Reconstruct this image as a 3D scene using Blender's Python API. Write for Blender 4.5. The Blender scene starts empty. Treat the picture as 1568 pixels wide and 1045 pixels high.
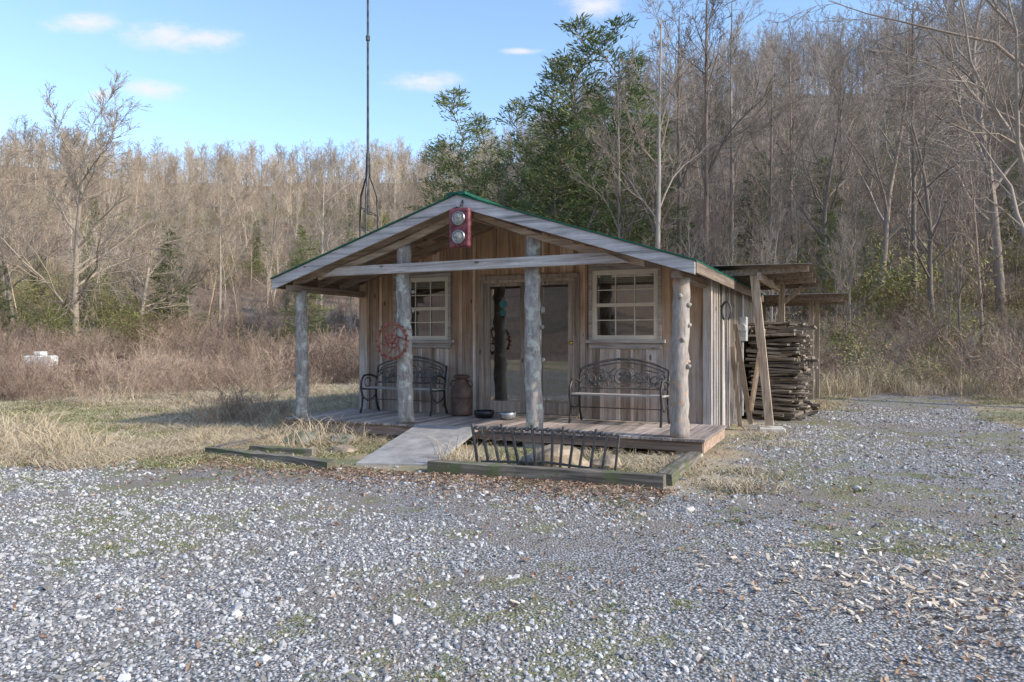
import bpy, math, random
import numpy as np
from mathutils import Vector, Matrix, Euler
random.seed(7); np.random.seed(7)
sc=bpy.context.scene
ANG=math.atan2(-.412,.911)
PR=Vector((2.19,9.75,0))
UX=Vector((.911,-.412,0)).normalized(); VX=Vector((.412,.911,0)).normalized()
def cab(u,v,z=0): 
    p=PR+UX*u+VX*v; p.z=z; return p

# ------------------------------------------------------------ materials
def setin(n,k,v):
    s=n.inputs[k]
    if isinstance(v,bpy.types.NodeSocket): n.id_data.links.new(v,s)
    else:
        if isinstance(v,(tuple,list)) and len(v)==3 and s.type=='RGBA': v=(*v,1)
        s.default_value=v
class NT:
    def __init__(s,nt): s.nt=nt
    def n(s,t,ins=None,**pr):
        n=s.nt.nodes.new(t)
        for k,v in pr.items(): setattr(n,k,v)
        for k,v in (ins or {}).items(): setin(n,k,v)
        return n
    def math(s,op,a,b=None,c=None,clamp=False):
        n=s.n('ShaderNodeMath',operation=op,use_clamp=clamp); setin(n,0,a)
        if b is not None: setin(n,1,b)
        if c is not None: setin(n,2,c)
        return n.outputs[0]
    def mix(s,f,a,b,bt='MIX'):
        n=s.n('ShaderNodeMix',data_type='RGBA',blend_type=bt)
        setin(n,0,f); setin(n,6,a); setin(n,7,b); return n.outputs[2]
    def sstep(s,v,lo,hi):
        n=s.n('ShaderNodeMapRange',interpolation_type='SMOOTHSTEP')
        setin(n,0,v); setin(n,1,lo); setin(n,2,hi); return n.outputs[0]
    def noise(s,vec,scale,detail=4,rough=.55,dist=0):
        n=s.n('ShaderNodeTexNoise',{'Scale':scale,'Detail':detail,'Roughness':rough,'Distortion':dist})
        if vec is not None: setin(n,'Vector',vec)
        return n.outputs['Fac']
    def coord(s,kind='Object',scale=None):
        t=s.n('ShaderNodeTexCoord').outputs[kind]
        if scale:
            m=s.n('ShaderNodeMapping'); setin(m,0,t); m.inputs['Scale'].default_value=scale; return m.outputs[0]
        return t
    def attr(s,name): return s.n('ShaderNodeAttribute',attribute_name=name).outputs['Fac']
    def ramp(s,f,stops):
        n=s.n('ShaderNodeValToRGB'); setin(n,0,f); cr=n.color_ramp
        while len(cr.elements)<len(stops): cr.elements.new(.5)
        for e,(p,c) in zip(cr.elements,stops): e.position=p; e.color=(*c,1)
        return n.outputs[0]
    def bump(s,h,st=.3,d=.01):
        n=s.n('ShaderNodeBump',{'Strength':st,'Distance':d,'Height':h}); return n.outputs[0]
def newmat(name):
    m=bpy.data.materials.new(name); m.use_nodes=True; nt=m.node_tree; nt.nodes.clear()
    w=NT(nt); b=w.n('ShaderNodeBsdfPrincipled'); o=w.n('ShaderNodeOutputMaterial'); nt.links.new(b.outputs[0],o.inputs[0])
    return m,w,b
def simple(name,col,rough=.7,metal=0,var=.25,scale=8,bump=0,alt=None):
    m,w,b=newmat(name); c=w.coord()
    f=w.noise(c,scale,6,.6)
    dark=tuple(x*(1-var) for x in col); lite=alt or tuple(min(1,x*(1+var)) for x in col)
    setin(b,'Base Color',w.ramp(f,[(.35,dark),(.65,lite)])); setin(b,'Roughness',rough); setin(b,'Metallic',metal)
    if bump: setin(b,'Normal',w.bump(w.noise(c,scale*6,4),bump,.01))
    return m
def wood(name,c1,c2,axis='z',rough=.85,grey=None,zlo=.3,zhi=2.3,moss=None):
    m,w,b=newmat(name); sc_={'z':(22,22,.9),'x':(.9,22,22),'y':(22,.9,22)}[axis]
    r=w.attr('rnd'); oc=w.coord()
    off=w.n('ShaderNodeCombineXYZ'); 
    for i in range(3): setin(off,i,w.math('MULTIPLY',r,37.0+i*11))
    add=w.n('ShaderNodeVectorMath',operation='ADD'); setin(add,0,w.coord('Object',sc_)); setin(add,1,off.outputs[0])
    g=w.noise(add.outputs[0],1.0,8,.65,.6)
    g2=w.noise(oc,3.0,4,.6)
    col=w.ramp(g,[(.3,tuple(x*.4 for x in c1)),(.45,c1),(.68,c2)])
    if grey:
        z=w.n('ShaderNodeSeparateXYZ'); setin(z,0,oc)
        f=w.math('ADD',w.sstep(z.outputs[2],zhi,zlo),w.math('MULTIPLY',w.math('SUBTRACT',g2,.5),1.6))
        f=w.math('ADD',f,w.math('MULTIPLY',w.math('SUBTRACT',r,.5),.7),clamp=True)
        gc=w.ramp(g,[(.3,tuple(x*.35 for x in grey)),(.45,tuple(x*.8 for x in grey)),(.7,tuple(x*1.25 for x in grey))])
        col=w.mix(f,col,gc)
    br=w.math('MULTIPLY_ADD',r,.75,.6)
    hs=w.n('ShaderNodeHueSaturation'); setin(hs,'Value',br); setin(hs,'Color',col)
    st=w.math('MULTIPLY_ADD',g2,.7,.65)
    hs2=w.n('ShaderNodeHueSaturation'); setin(hs2,'Value',st); setin(hs2,'Color',hs.outputs[0])
    fin=hs2.outputs[0]
    if axis=='z' or axis=='x':   # knots
        vo=w.n('ShaderNodeTexVoronoi',{'Scale':1.0}); setin(vo,'Vector',w.coord('Object',(5,5,2.2) if axis=='z' else (2.2,5,5)))
        kn=w.sstep(vo.outputs['Distance'],.13,.07)
        fin=w.mix(w.math('MULTIPLY',kn,.7),fin,(.035,.022,.015))
    if moss: fin=w.mix(w.sstep(w.noise(oc,4,6,.7),.5,.62),fin,moss)
    setin(b,'Base Color',fin); setin(b,'Roughness',rough)
    setin(b,'Normal',w.bump(g,.5,.008))
    return m
def bark(name,c1,c2,lichen=None,lf=.5):
    m,w,b=newmat(name); oc=w.coord()
    g=w.noise(w.coord('Object',(14,14,3.5)),1,8,.7,.8)
    col=w.ramp(g,[(.32,c1),(.66,c2)])
    if lichen:
        l=w.sstep(w.noise(oc,7,6,.7),lf,lf+.12); col=w.mix(l,col,lichen)
    setin(b,'Base Color',col); setin(b,'Roughness',.95); setin(b,'Normal',w.bump(g,.8,.02)); return m
def instmat(name,stops,rough=.9,trans=0,patch=None):
    m,w,b=newmat(name)
    r=w.n('ShaderNodeObjectInfo').outputs['Random']; a=w.attr('rnd')
    f=w.math('FRACT',w.math('ADD',r,w.math('MULTIPLY',a,.35)))
    col=w.ramp(f,stops)
    if patch:
        loc=w.n('ShaderNodeObjectInfo').outputs['Location']
        hs=w.n('ShaderNodeHueSaturation'); setin(hs,'Color',col); setin(hs,'Value',w.math('MULTIPLY_ADD',w.sstep(w.noise(loc,patch,3,.6),.36,.64),.6,.72)); col=hs.outputs[0]
    setin(b,'Base Color',col); setin(b,'Roughness',rough)
    if trans:
        nt=w.nt; tr=w.n('ShaderNodeBsdfTranslucent'); setin(tr,0,col); mx=w.n('ShaderNodeMixShader'); mx.inputs[0].default_value=trans
        out=[n for n in nt.nodes if n.type=='OUTPUT_MATERIAL'][0]
        nt.links.new(b.outputs[0],mx.inputs[1]); nt.links.new(tr.outputs[0],mx.inputs[2]); nt.links.new(mx.outputs[0],out.inputs[0])
    return m
def glassmat(name,refl=.4):
    m,w,b=newmat(name); nt=w.nt; out=[n for n in nt.nodes if n.type=='OUTPUT_MATERIAL'][0]; nt.nodes.remove(b)
    t=w.n('ShaderNodeBsdfTransparent'); t.inputs[0].default_value=(.75,.8,.78,1)
    g=w.n('ShaderNodeBsdfGlossy'); g.inputs['Roughness'].default_value=.01
    setin(g,'Normal',w.bump(w.noise(w.coord(),1.2,1),.06,.02))
    mx=w.n('ShaderNodeMixShader'); mx.inputs[0].default_value=refl
    nt.links.new(t.outputs[0],mx.inputs[1]); nt.links.new(g.outputs[0],mx.inputs[2]); nt.links.new(mx.outputs[0],out.inputs[0]); return m
M={}
M['siding']=wood('siding_wood',(.58,.37,.225),(.80,.59,.41),'z',grey=(.60,.52,.45),zlo=.5,zhi=2.5)
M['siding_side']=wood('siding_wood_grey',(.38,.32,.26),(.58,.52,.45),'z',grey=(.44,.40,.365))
M['trimx']=wood('trim_wood_h',(.42,.37,.33),(.64,.59,.54),'x')
M['fascia']=wood('fascia_wood',(.44,.405,.38),(.64,.60,.575),'x')
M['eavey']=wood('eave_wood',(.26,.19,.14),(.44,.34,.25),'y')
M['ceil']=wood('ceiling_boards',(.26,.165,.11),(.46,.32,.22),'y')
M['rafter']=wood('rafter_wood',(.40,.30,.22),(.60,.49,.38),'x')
M['deck']=wood('deck_boards',(.33,.265,.225),(.54,.465,.405),'y')
M['rim']=wood('rim_joist',(.30,.20,.145),(.48,.36,.27),'x')
M['timber']=wood('landscape_timber',(.14,.12,.095),(.32,.285,.225),'x',moss=(.12,.14,.06))
M['ramp']=simple('ramp_boards',(.34,.325,.31),.9,0,.22,5,.3)
M['newwood']=wood('lean_to_wood',(.36,.27,.19),(.54,.44,.33),'z')
M['greywood']=wood('slab_wood',(.17,.135,.10),(.40,.335,.265),'x')
M['doorwood']=wood('door_wood',(.35,.275,.21),(.54,.45,.36),'z')
M['post']=bark('post_bark',(.18,.16,.135),(.50,.455,.41),(.58,.58,.50),.5)
M['postpeel']=bark('post_bark_peeled',(.25,.21,.18),(.54,.49,.43),(.62,.36,.20),.54)
M['bark']=bark('tree_bark',(.14,.11,.085),(.34,.28,.22),(.40,.40,.31),.6)
M['metalroof']=simple('green_metal',(.02,.14,.085),.45,0.3)
M['sheet']=simple('old_sheet_metal',(.22,.18,.15),.6,.5)
M['vinyl']=simple('window_vinyl',(.80,.74,.61),.5,var=.06)
M['glass']=glassmat('window_glass',.32)
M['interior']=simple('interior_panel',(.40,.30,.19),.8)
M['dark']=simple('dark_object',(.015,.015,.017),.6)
M['iron']=simple('black_iron',(.045,.046,.05),.5,.4,alt=(.12,.11,.10))
M['ironblue']=simple('blued_iron',(.10,.11,.125),.5,.3,alt=(.22,.19,.16))
M['slat']=wood('bench_slat',(.38,.36,.33),(.56,.53,.49),'x')
M['rustred']=simple('red_rust_paint',(.30,.08,.05),.7,.1,var=.5,scale=20,alt=(.45,.17,.12))
M['redpaint']=simple('red_enamel',(.17,.025,.04),.45,.1,var=.5,scale=14,alt=(.3,.09,.1))
M['chrome']=simple('chrome_ring',(.4,.38,.36),.35,1)
M['lens']=simple('clear_lens',(.36,.35,.30),.15,0,var=.5,scale=40)
M['can']=simple('milk_can_paint',(.13,.08,.06),.6,.3,var=.4,scale=6,bump=.2)
M['bowl']=simple('bowl_plastic',(.02,.022,.025),.4); M['bowl2']=simple('bowl_metal',(.4,.42,.44),.35,.6)
M['rock']=simple('rock',(.34,.27,.19),.95,0,.45,5,.6); M['mossrock']=simple('mossy_rock',(.12,.14,.06),.95,0,.3,5,.6,alt=(.30,.29,.25))
M['concrete']=simple('concrete',(.5,.48,.43),.9,0,.2,9,.3)
M['box']=simple('meter_box',(.5,.51,.51),.5); M['teal']=simple('teal_sticker',(.04,.2,.2),.5)
M['rust']=simple('rust',(.12,.065,.045),.9,.2,.5,8); M['white']=simple('white_paint',(.75,.75,.72),.6,var=.06)
M['brass']=simple('brass',(.7,.45,.1),.3,.8)
M['stone']=instmat('gravel_stone',[(0,(.17,.16,.15)),(.3,(.32,.315,.305)),(.6,(.46,.455,.445)),(.85,(.65,.65,.64)),(1,(.42,.36,.29))])
M['forest']=instmat('bare_tree_wood',[(0,(.24,.185,.14)),(.35,(.39,.32,.24)),(.6,(.54,.46,.36)),(.8,(.45,.33,.21)),(1,(.30,.22,.17))],patch=.035)
M['forestr']=instmat('bare_tree_wood_grey',[(0,(.17,.135,.11)),(.5,(.29,.24,.195)),(.8,(.42,.36,.30)),(1,(.32,.225,.16))],patch=.05)
M['bigtree']=instmat('big_tree_wood',[(0,(.32,.265,.20)),(.5,(.45,.375,.29)),(1,(.52,.44,.35))])
M['needle']=instmat('pine_needles',[(0,(.075,.115,.04)),(.5,(.135,.185,.06)),(.8,(.22,.25,.09)),(1,(.32,.29,.13))],.8,.3)
M['bushleaf']=instmat('shrub_leaves',[(0,(.15,.16,.05)),(.5,(.28,.29,.09)),(.8,(.37,.34,.13)),(1,(.36,.27,.15))],.8,.2)
M['gtan']=instmat('dry_grass',[(0,(.48,.39,.25)),(.5,(.64,.54,.38)),(1,(.40,.31,.20))],.9)
M['ggreen']=instmat('green_grass',[(0,(.12,.16,.05)),(.5,(.21,.25,.08)),(1,(.33,.31,.14))],.8)
M['stem']=instmat('brush_stems',[(0,(.16,.105,.08)),(.5,(.29,.21,.16)),(.8,(.44,.35,.25)),(1,(.24,.14,.10))],patch=.12)
M['leaf']=instmat('fallen_leaves',[(0,(.15,.08,.05)),(.5,(.28,.18,.125)),(1,(.44,.32,.22))])
M['chip']=instmat('wood_chips',[(0,(.48,.36,.24)),(.5,(.66,.55,.41)),(1,(.8,.72,.6))])

# ------------------------------------------------------------ mesh builder
class MB:
    def __init__(s): s.v=[]; s.f=[]; s.r=[]; s.m=[]
    def hexa(s,p,rnd=None,mat=0):
        b=len(s.v); s.v+= [tuple(q) for q in p]; rnd=random.random() if rnd is None else rnd
        for f in ((0,3,2,1),(4,5,6,7),(0,1,5,4),(1,2,6,5),(2,3,7,6),(3,0,4,7)):
            s.f.append(tuple(b+i for i in f)); s.r.append(rnd); s.m.append(mat)
    def box(s,x0,x1,y0,y1,z0,z1,rnd=None,mat=0):
        s.hexa([(x0,y0,z0),(x1,y0,z0),(x1,y1,z0),(x0,y1,z0),(x0,y0,z1),(x1,y0,z1),(x1,y1,z1),(x0,y1,z1)],rnd,mat)
    def rbox(s,c,size,rot,rnd=None,mat=0):
        R=Euler(rot).to_matrix(); c=Vector(c); P=[]
        for z in (-.5,.5):
            for x,y in ((-.5,-.5),(.5,-.5),(.5,.5),(-.5,.5)): P.append(c+R@Vector((x*size[0],y*size[1],z*size[2])))
        s.hexa(P,rnd,mat)
    def beam(s,a,b,w,h,rnd=None,mat=0):
        a=Vector(a); b=Vector(b); d=(b-a).normalized(); up=Vector((0,0,1)) if abs(d.z)<.95 else Vector((0,1,0))
        x=d.cross(up).normalized(); y=x.cross(d).normalized(); P=[]
        for q in (a,b):
            for i,j in ((-.5,-.5),(.5,-.5),(.5,.5),(-.5,.5)): P.append(q+x*i*w+y*j*h)
        s.hexa(P,rnd,mat)
    def tube(s,pts,rad,n=6,mat=0,rnd=None,cap=True,closed=False):
        rnd=random.random() if rnd is None else rnd; b=len(s.v); N=len(pts)
        x=None
        for i,p in enumerate(pts):
            if closed: d=pts[(i+1)%N]-pts[i-1]
            else: d=pts[min(i+1,N-1)]-pts[max(i-1,0)]
            if d.length<1e-9: d=Vector((0,0,1))
            d=d.normalized()
            if x is None:
                x=d.orthogonal().normalized()
            else:
                x=x-d*x.dot(d)
                x=x.normalized() if x.length>1e-6 else d.orthogonal().normalized()
            y=d.cross(x); r=rad[i] if isinstance(rad,(list,tuple)) else rad
            for k in range(n):
                a=2*math.pi*k/n; q=p+x*(math.cos(a)*r)+y*(math.sin(a)*r); s.v.append((q.x,q.y,q.z))
        for i in range(N if closed else N-1):
            for k in range(n):
                j=(i+1)%N
                s.f.append((b+i*n+k,b+i*n+(k+1)%n,b+j*n+(k+1)%n,b+j*n+k)); s.r.append(rnd); s.m.append(mat)
        if cap and not closed and n>3:
            s.f.append(tuple(b+k for k in reversed(range(n)))); s.r.append(rnd); s.m.append(mat)
            s.f.append(tuple(b+(N-1)*n+k for k in range(n))); s.r.append(rnd); s.m.append(mat)
    def lathe(s,prof,c=(0,0,0),n=24,mat=0,axis='z'):
        b=len(s.v); N=len(prof)
        for r,z in prof:
            for k in range(n):
                a=2*math.pi*k/n; X,Y=r*math.cos(a),r*math.sin(a)
                s.v.append((c[0]+X,c[1]+Y,c[2]+z) if axis=='z' else (c[0]+X,c[1]-z,c[2]+Y))
        for i in range(N-1):
            for k in range(n):
                s.f.append((b+i*n+k,b+i*n+(k+1)%n,b+(i+1)*n+(k+1)%n,b+(i+1)*n+k)); s.r.append(.5); s.m.append(mat)
    def tri(s,a,b_,c,rnd=0.5,mat=0):
        b=len(s.v); s.v+=[tuple(a),tuple(b_),tuple(c)]; s.f.append((b,b+1,b+2)); s.r.append(rnd); s.m.append(mat)
    def quad(s,a,b_,c,d,rnd=.5,mat=0):
        b=len(s.v); s.v+=[tuple(a),tuple(b_),tuple(c),tuple(d)]; s.f.append((b,b+1,b+2,b+3)); s.r.append(rnd); s.m.append(mat)
    def mesh(s,name,mats,smooth=False):
        me=bpy.data.meshes.new(name); me.from_pydata(s.v,[],s.f)
        for m in mats: me.materials.append(m)
        me.polygons.foreach_set('material_index',s.m)
        at=me.attributes.new('rnd','FLOAT','FACE'); at.data.foreach_set('value',s.r)
        if smooth: me.polygons.foreach_set('use_smooth',[True]*len(s.f))
        me.update(); return me
    def obj(s,name,mats,parent=None,smooth=False,loc=None,rotz=0,bevel=0):
        o=bpy.data.objects.new(name,s.mesh(name,mats,smooth)); sc.collection.objects.link(o)
        if parent: o.parent=parent
        if loc is not None: o.location=loc
        o.rotation_euler[2]=rotz
        if bevel:
            b=o.modifiers.new('bevel','BEVEL'); b.width=bevel; b.segments=1; b.limit_method='ANGLE'
        return o
def empty(name,loc=(0,0,0),rotz=0,parent=None):
    e=bpy.data.objects.new(name,None); sc.collection.objects.link(e); e.location=loc; e.rotation_euler[2]=rotz
    if parent: e.parent=parent
    return e
V=Vector
# ------------------------------------------------------------ terrain
TH=np.array([-180,-130,-90,-50,-31,-10,-3,5,15,34,60,85,100,140,180.])
TB=np.array([38,32,55,56,54,48,44,36,27,24,24,28,40,45,38.])
TC=np.array([120,110,240,340,350,345,290,190,155,150,130,120,120,130,120.])
THH=np.array([36,40,50,62,68,76,64,52,46,47,37,14,8,10,36.])
def H(x,y):
    x=np.asarray(x,float); y=np.asarray(y,float)
    r=np.hypot(x,y); th=np.degrees(np.arctan2(x,y))
    b=np.interp(th,TH,TB); c=np.interp(th,TH,TC); hh=np.interp(th,TH,THH)
    t=(r-b)/(c-b); tc=np.clip(t,0,1); over=np.clip((t-1)/1.5,0,1)
    h=hh*tc**1.2*(1-.5*over*over*(3-2*over))
    nz=(np.sin(x*.045+1.3)*np.cos(y*.052+.4)+.5*np.sin(x*.11+y*.07)+.35*np.sin(y*.17-x*.13+2))
    h=h+nz*1.6*np.clip(t*3,0,1)+2.5*np.sin(x*.021+.5)*np.clip(t*1.2,0,1)
    near=np.clip((r-12)/15,0,1)
    h=h+near*.06*(np.sin(x*.6+y*.3)+np.cos(y*.5-x*.4))*1.0
    h=h+.008*np.sin(x*2.1+1)*np.cos(y*1.7)
    return h
def gmask(x,y):
    front=np.minimum(np.minimum(9.4-y,7.85-.38*x-y),y+5)
    right=np.minimum(np.minimum(16.0-y,x-2.5-(y-8.5)*.36),7.0-x+.14*y)
    cxl=3.6+(y-8.5)*.50
    track=np.minimum(1.5-np.abs(x-cxl-1.0),23-y)
    return np.maximum(np.maximum(front,np.minimum(right,y+5)),np.where(y>12,track,-5))
n=420; a_=4.0; b_=math.asinh(900/4.0); t_=np.linspace(-1,1,n)
gx=a_*np.sinh(b_*t_); gy=gx+8
X,Y=np.meshgrid(gx,gy); Z=H(X,Y)
me=bpy.data.meshes.new('ground'); me.vertices.add(n*n)
me.vertices.foreach_set('co',np.stack([X,Y,Z],-1).ravel())
ii=np.arange(n-1); I,J=np.meshgrid(ii,ii); base=(J*n+I).ravel()
q=np.stack([base,base+1,base+n+1,base+n],-1).ravel()
me.loops.add(len(q)); me.loops.foreach_set('vertex_index',q)
me.polygons.add(len(base)); me.polygons.foreach_set('loop_start',np.arange(0,len(q),4)); me.polygons.foreach_set('loop_total',np.full(len(base),4))
me.update(); me.validate()
for nm,val in (('gravel',np.clip(gmask(X,Y)/2+.5,0,1)),
               ('hill',np.clip((np.hypot(X,Y)-np.interp(np.degrees(np.arctan2(X,Y)),TH,TB)+6)/8,0,1))):
    at=me.attributes.new(nm,'FLOAT','POINT'); at.data.foreach_set('value',val.ravel())
me.polygons.foreach_set('use_smooth',[True]*len(base))
m,w,b=newmat('ground_mat'); pc=w.n('ShaderNodeNewGeometry').outputs['Position']
vor=w.n('ShaderNodeTexVoronoi',{'Scale':52.0}); setin(vor,'Vector',pc)
vs=w.n('ShaderNodeSeparateColor'); setin(vs,0,vor.outputs['Color'])
grav=w.ramp(vs.outputs[0],[(0,(.17,.165,.155)),(.4,(.32,.315,.305)),(1,(.56,.555,.545))])
edge=w.sstep(vor.outputs['Distance'],.75,.35)
grav=w.mix(edge,(.12,.105,.09),grav)
pn=w.noise(pc,.45,6,.65,.5); pn2=w.noise(pc,2.3,5,.65)
dirt=w.mix(w.noise(pc,30,5,.7),(.13,.105,.08),(.36,.31,.255))
grav=w.mix(w.math('MULTIPLY',w.sstep(pn,.44,.60),.85),grav,dirt)
grn=w.mix(w.noise(pc,40,3),(.12,.13,.05),(.30,.28,.13))
grav=w.mix(w.math('MULTIPLY',w.sstep(w.math('MULTIPLY',pn2,w.noise(pc,.4,3)),.25,.33),.75),grav,grn)
gr=w.mix(w.sstep(w.noise(pc,.30,6,.7),.44,.60),(.48,.39,.26),(.19,.21,.09))
gr=w.mix(w.sstep(w.noise(pc,.8,5,.7),.56,.66),gr,(.22,.16,.10))
gr=w.mix(w.math('MULTIPLY',w.noise(pc,25,4),.5),gr,(.26,.21,.14))
lf=w.mix(w.sstep(w.noise(pc,18,5),.4,.6),(.14,.095,.065),(.31,.225,.155))
lfn=w.mix(w.sstep(w.noise(pc,.04,5,.65),.42,.6),lf,(.28,.21,.145))
gm=w.math('ADD',w.attr('gravel'),w.math('MULTIPLY',w.math('SUBTRACT',w.noise(pc,1.2,6,.7),.5),1.3))
col=w.mix(w.sstep(gm,.40,.60),gr,grav)
hm=w.math('ADD',w.attr('hill'),w.math('MULTIPLY',w.math('SUBTRACT',w.noise(pc,.3,4),.5),.8))
col=w.mix(w.sstep(hm,.35,.65),col,lfn)
setin(b,'Base Color',col); setin(b,'Roughness',.95)
hb=w.math('SUBTRACT',1.0,vor.outputs['Distance'])
setin(b,'Normal',w.bump(w.math('ADD',hb,w.noise(pc,20,5)),.7,.02))
me.materials.append(m)
g=bpy.data.objects.new('ground',me); sc.collection.objects.link(g)

# ------------------------------------------------------------ scatter (instanced)
def scatter(name,pts,rot,scl,idx,meshes):
    col=bpy.data.collections.new(name+'_parts')
    for i,mm in enumerate(meshes):
        col.objects.link(bpy.data.objects.new('%s_piece_%02d'%(name,i),mm))
    k=len(pts); me=bpy.data.meshes.new(name); me.vertices.add(k); me.vertices.foreach_set('co',np.asarray(pts,float).ravel())
    a=me.attributes.new('rot','FLOAT_VECTOR','POINT'); a.data.foreach_set('vector',np.asarray(rot,float).ravel())
    a=me.attributes.new('scl','FLOAT_VECTOR','POINT'); a.data.foreach_set('vector',np.asarray(scl,float).ravel())
    a=me.attributes.new('idx','INT','POINT'); a.data.foreach_set('value',np.asarray(idx,dtype=np.int32))
    o=bpy.data.objects.new(name,me); sc.collection.objects.link(o)
    ng=bpy.data.node_groups.new(name+'_gn','GeometryNodeTree')
    ng.interface.new_socket('Geometry',in_out='INPUT',socket_type='NodeSocketGeometry'); ng.interface.new_socket('Geometry',in_out='OUTPUT',socket_type='NodeSocketGeometry')
    gi=ng.nodes.new('NodeGroupInput'); go=ng.nodes.new('NodeGroupOutput'); ip=ng.nodes.new('GeometryNodeInstanceOnPoints'); ci=ng.nodes.new('GeometryNodeCollectionInfo')
    ci.inputs['Collection'].default_value=col; ci.inputs['Separate Children'].default_value=True; ci.inputs['Reset Children'].default_value=True
    L=ng.links.new
    def na(nm,t):
        x=ng.nodes.new('GeometryNodeInputNamedAttribute'); x.data_type=t; x.inputs['Name'].default_value=nm; return [s for s in x.outputs if s.enabled and s.name=='Attribute'][0]
    L(gi.outputs[0],ip.inputs['Points']); L(ci.outputs[0],ip.inputs['Instance']); ip.inputs['Pick Instance'].default_value=True
    L(na('idx','INT'),ip.inputs['Instance Index']); L(na('rot','FLOAT_VECTOR'),ip.inputs['Rotation']); L(na('scl','FLOAT_VECTOR'),ip.inputs['Scale'])
    L(ip.outputs[0],go.inputs[0]); md=o.modifiers.new('scatter','NODES'); md.node_group=ng
    return o
def sc3(name,x,y,s,idx,meshes,tilt=0.06,dz=0,sz=None):
    k=len(x); z=H(x,y)+dz
    rot=np.stack([np.random.normal(0,tilt,k),np.random.normal(0,tilt,k),np.random.uniform(0,6.28,k)],-1)
    s=np.asarray(s); S=np.stack([s,s,s if sz is None else s*sz],-1)
    return scatter(name,np.stack([x,y,z],-1),rot,S,idx,meshes)
def vnoise(x,y,s,seed=0):
    return (np.sin(x*s+seed)*np.cos(y*s*1.13+seed*2)+np.sin((x+y)*s*1.7+seed*3)*.6+np.cos((x-1.3*y)*s*2.9+seed)*.4)/2

# ------------------------------------------------------------ trees
def grow(mb,rng,p,d,L,r,lvl,P):
    ns=P['seg'][lvl]; pts=[p.copy()]; rad=[r]; dirs=[]
    for i in range(ns):
        d=(d+V((rng.gauss(0,1),rng.gauss(0,1),rng.gauss(0,1)))*P['wob'][lvl]+V((0,0,P['up'][lvl]))).normalized()
        p=p+d*(L/ns); pts.append(p.copy()); dirs.append(d.copy()); rad.append(max(r*(1-(1-P['tap'])*(i+1)/ns),P['rmin']*.7))
    mb.tube(pts,rad,P['sides'][lvl],cap=False,rnd=rng.random())
    if lvl>=P['max']: return
    N=P['n'][lvl]; t0=P['t0'][lvl]
    for k in range(N):
        t=min(.995,t0+(1-t0)*(k+rng.random())/N); f=t*ns; i=min(int(f),ns-1); q=pts[i].lerp(pts[i+1],f-i); dd=dirs[i]
        ax=dd.orthogonal().normalized(); ax=Matrix.Rotation(rng.random()*6.283,3,dd)@ax
        ang=math.radians(rng.gauss(P['ang'][lvl],9))*(1-.35*t); cd=Matrix.Rotation(ang,3,ax)@dd
        rr=max(r*(1-(1-P['tap'])*t)*P['rr'],P['rmin'])
        grow(mb,rng,q,cd,L*P['lr'][lvl]*(1-P['lf'][lvl]*(t-t0)/(1-t0+1e-6))*rng.uniform(.7,1.2),rr,lvl+1,P)
def baretree(name,seed,mats,h=14,r=.16,n=(15,7,6),t0=(.35,.15,.1),rmin=.018,ang=(48,42,38),lr=(.36,.45,.5),lf=(.6,.4,.3),smooth=True,maxl=3,wob=(.05,.13,.18,.22),sides=(6,4,3,3),up=(.05,.09,.05,.02),segs=(9,5,3,2,2)):
    mb=MB(); rng=random.Random(seed)
    P=dict(seg=segs,wob=wob+(.2,),up=up+(.0,),tap=.18,rmin=rmin,sides=sides+(3,),n=n,t0=t0,ang=ang,lr=lr,lf=lf,rr=.55,max=maxl)
    grow(mb,rng,V((0,0,-.3)),V((rng.gauss(0,.05),rng.gauss(0,.05),1)).normalized(),h,r,0,P)
    return mb.mesh(name,mats,smooth)
def conifer(name,seed,h=18,rb=3.2,dens=1.0,bare=.08):
    mb=MB(); rng=random.Random(seed)
    pts=[V((rng.gauss(0,.04)*i,rng.gauss(0,.04)*i,h*i/10-.2)) for i in range(11)]
    mb.tube(pts,[.2*(1-i/10.5) for i in range(11)],7,mat=1)
    nb=int(h*7.5*dens)
    for k in range(nb):
        t=bare+(1-bare)*(k+rng.random())/nb; z=h*t; i0=min(int(t*10),9); c=pts[i0].lerp(pts[i0+1],t*10-i0)
        prof=(1-t)**.7*(1 if t>.25 else .7+1.2*t); L=rb*prof*rng.uniform(.5,1.25)+.3; az=rng.random()*6.283
        d=V((math.cos(az),math.sin(az),rng.uniform(-.1,.45)+.25*t)).normalized(); q=c.copy(); bp=[q.copy()]
        ns=max(3,int(L/.34)); br_=rng.random()*.6
        for i in range(ns):
            d=(d+V((rng.gauss(0,.08),rng.gauss(0,.08),rng.gauss(-.01,.05)))).normalized(); q=q+d*(L/ns); bp.append(q.copy())
            if i/ns<.12: continue
            sp=.2+.34*(1-i/ns)*min(1,L/2)
            for j in range(rng.randint(9,13)):
                o=q+V((rng.gauss(0,sp),rng.gauss(0,sp),rng.gauss(0,sp*.35)))
                dd=(d*.9+V((rng.gauss(0,.55),rng.gauss(0,.55),rng.gauss(.2,.3)))).normalized(); s=dd.cross(V((rng.gauss(0,1),rng.gauss(0,1),rng.gauss(0,1)))).normalized()
                l=rng.uniform(.25,.55); wd=rng.uniform(.022,.05)
                mb.quad(o-s*wd,o+dd*l*.55-s*wd*1.1,o+dd*l,o+dd*l*.5+s*wd*1.2,br_+rng.random()*.9)
        mb.tube(bp,[.03*(1-i/(ns+1))+.006 for i in range(ns+1)],3,mat=1,cap=False)
    return mb.mesh(name,[M['needle'],M['bark']],False)
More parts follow.
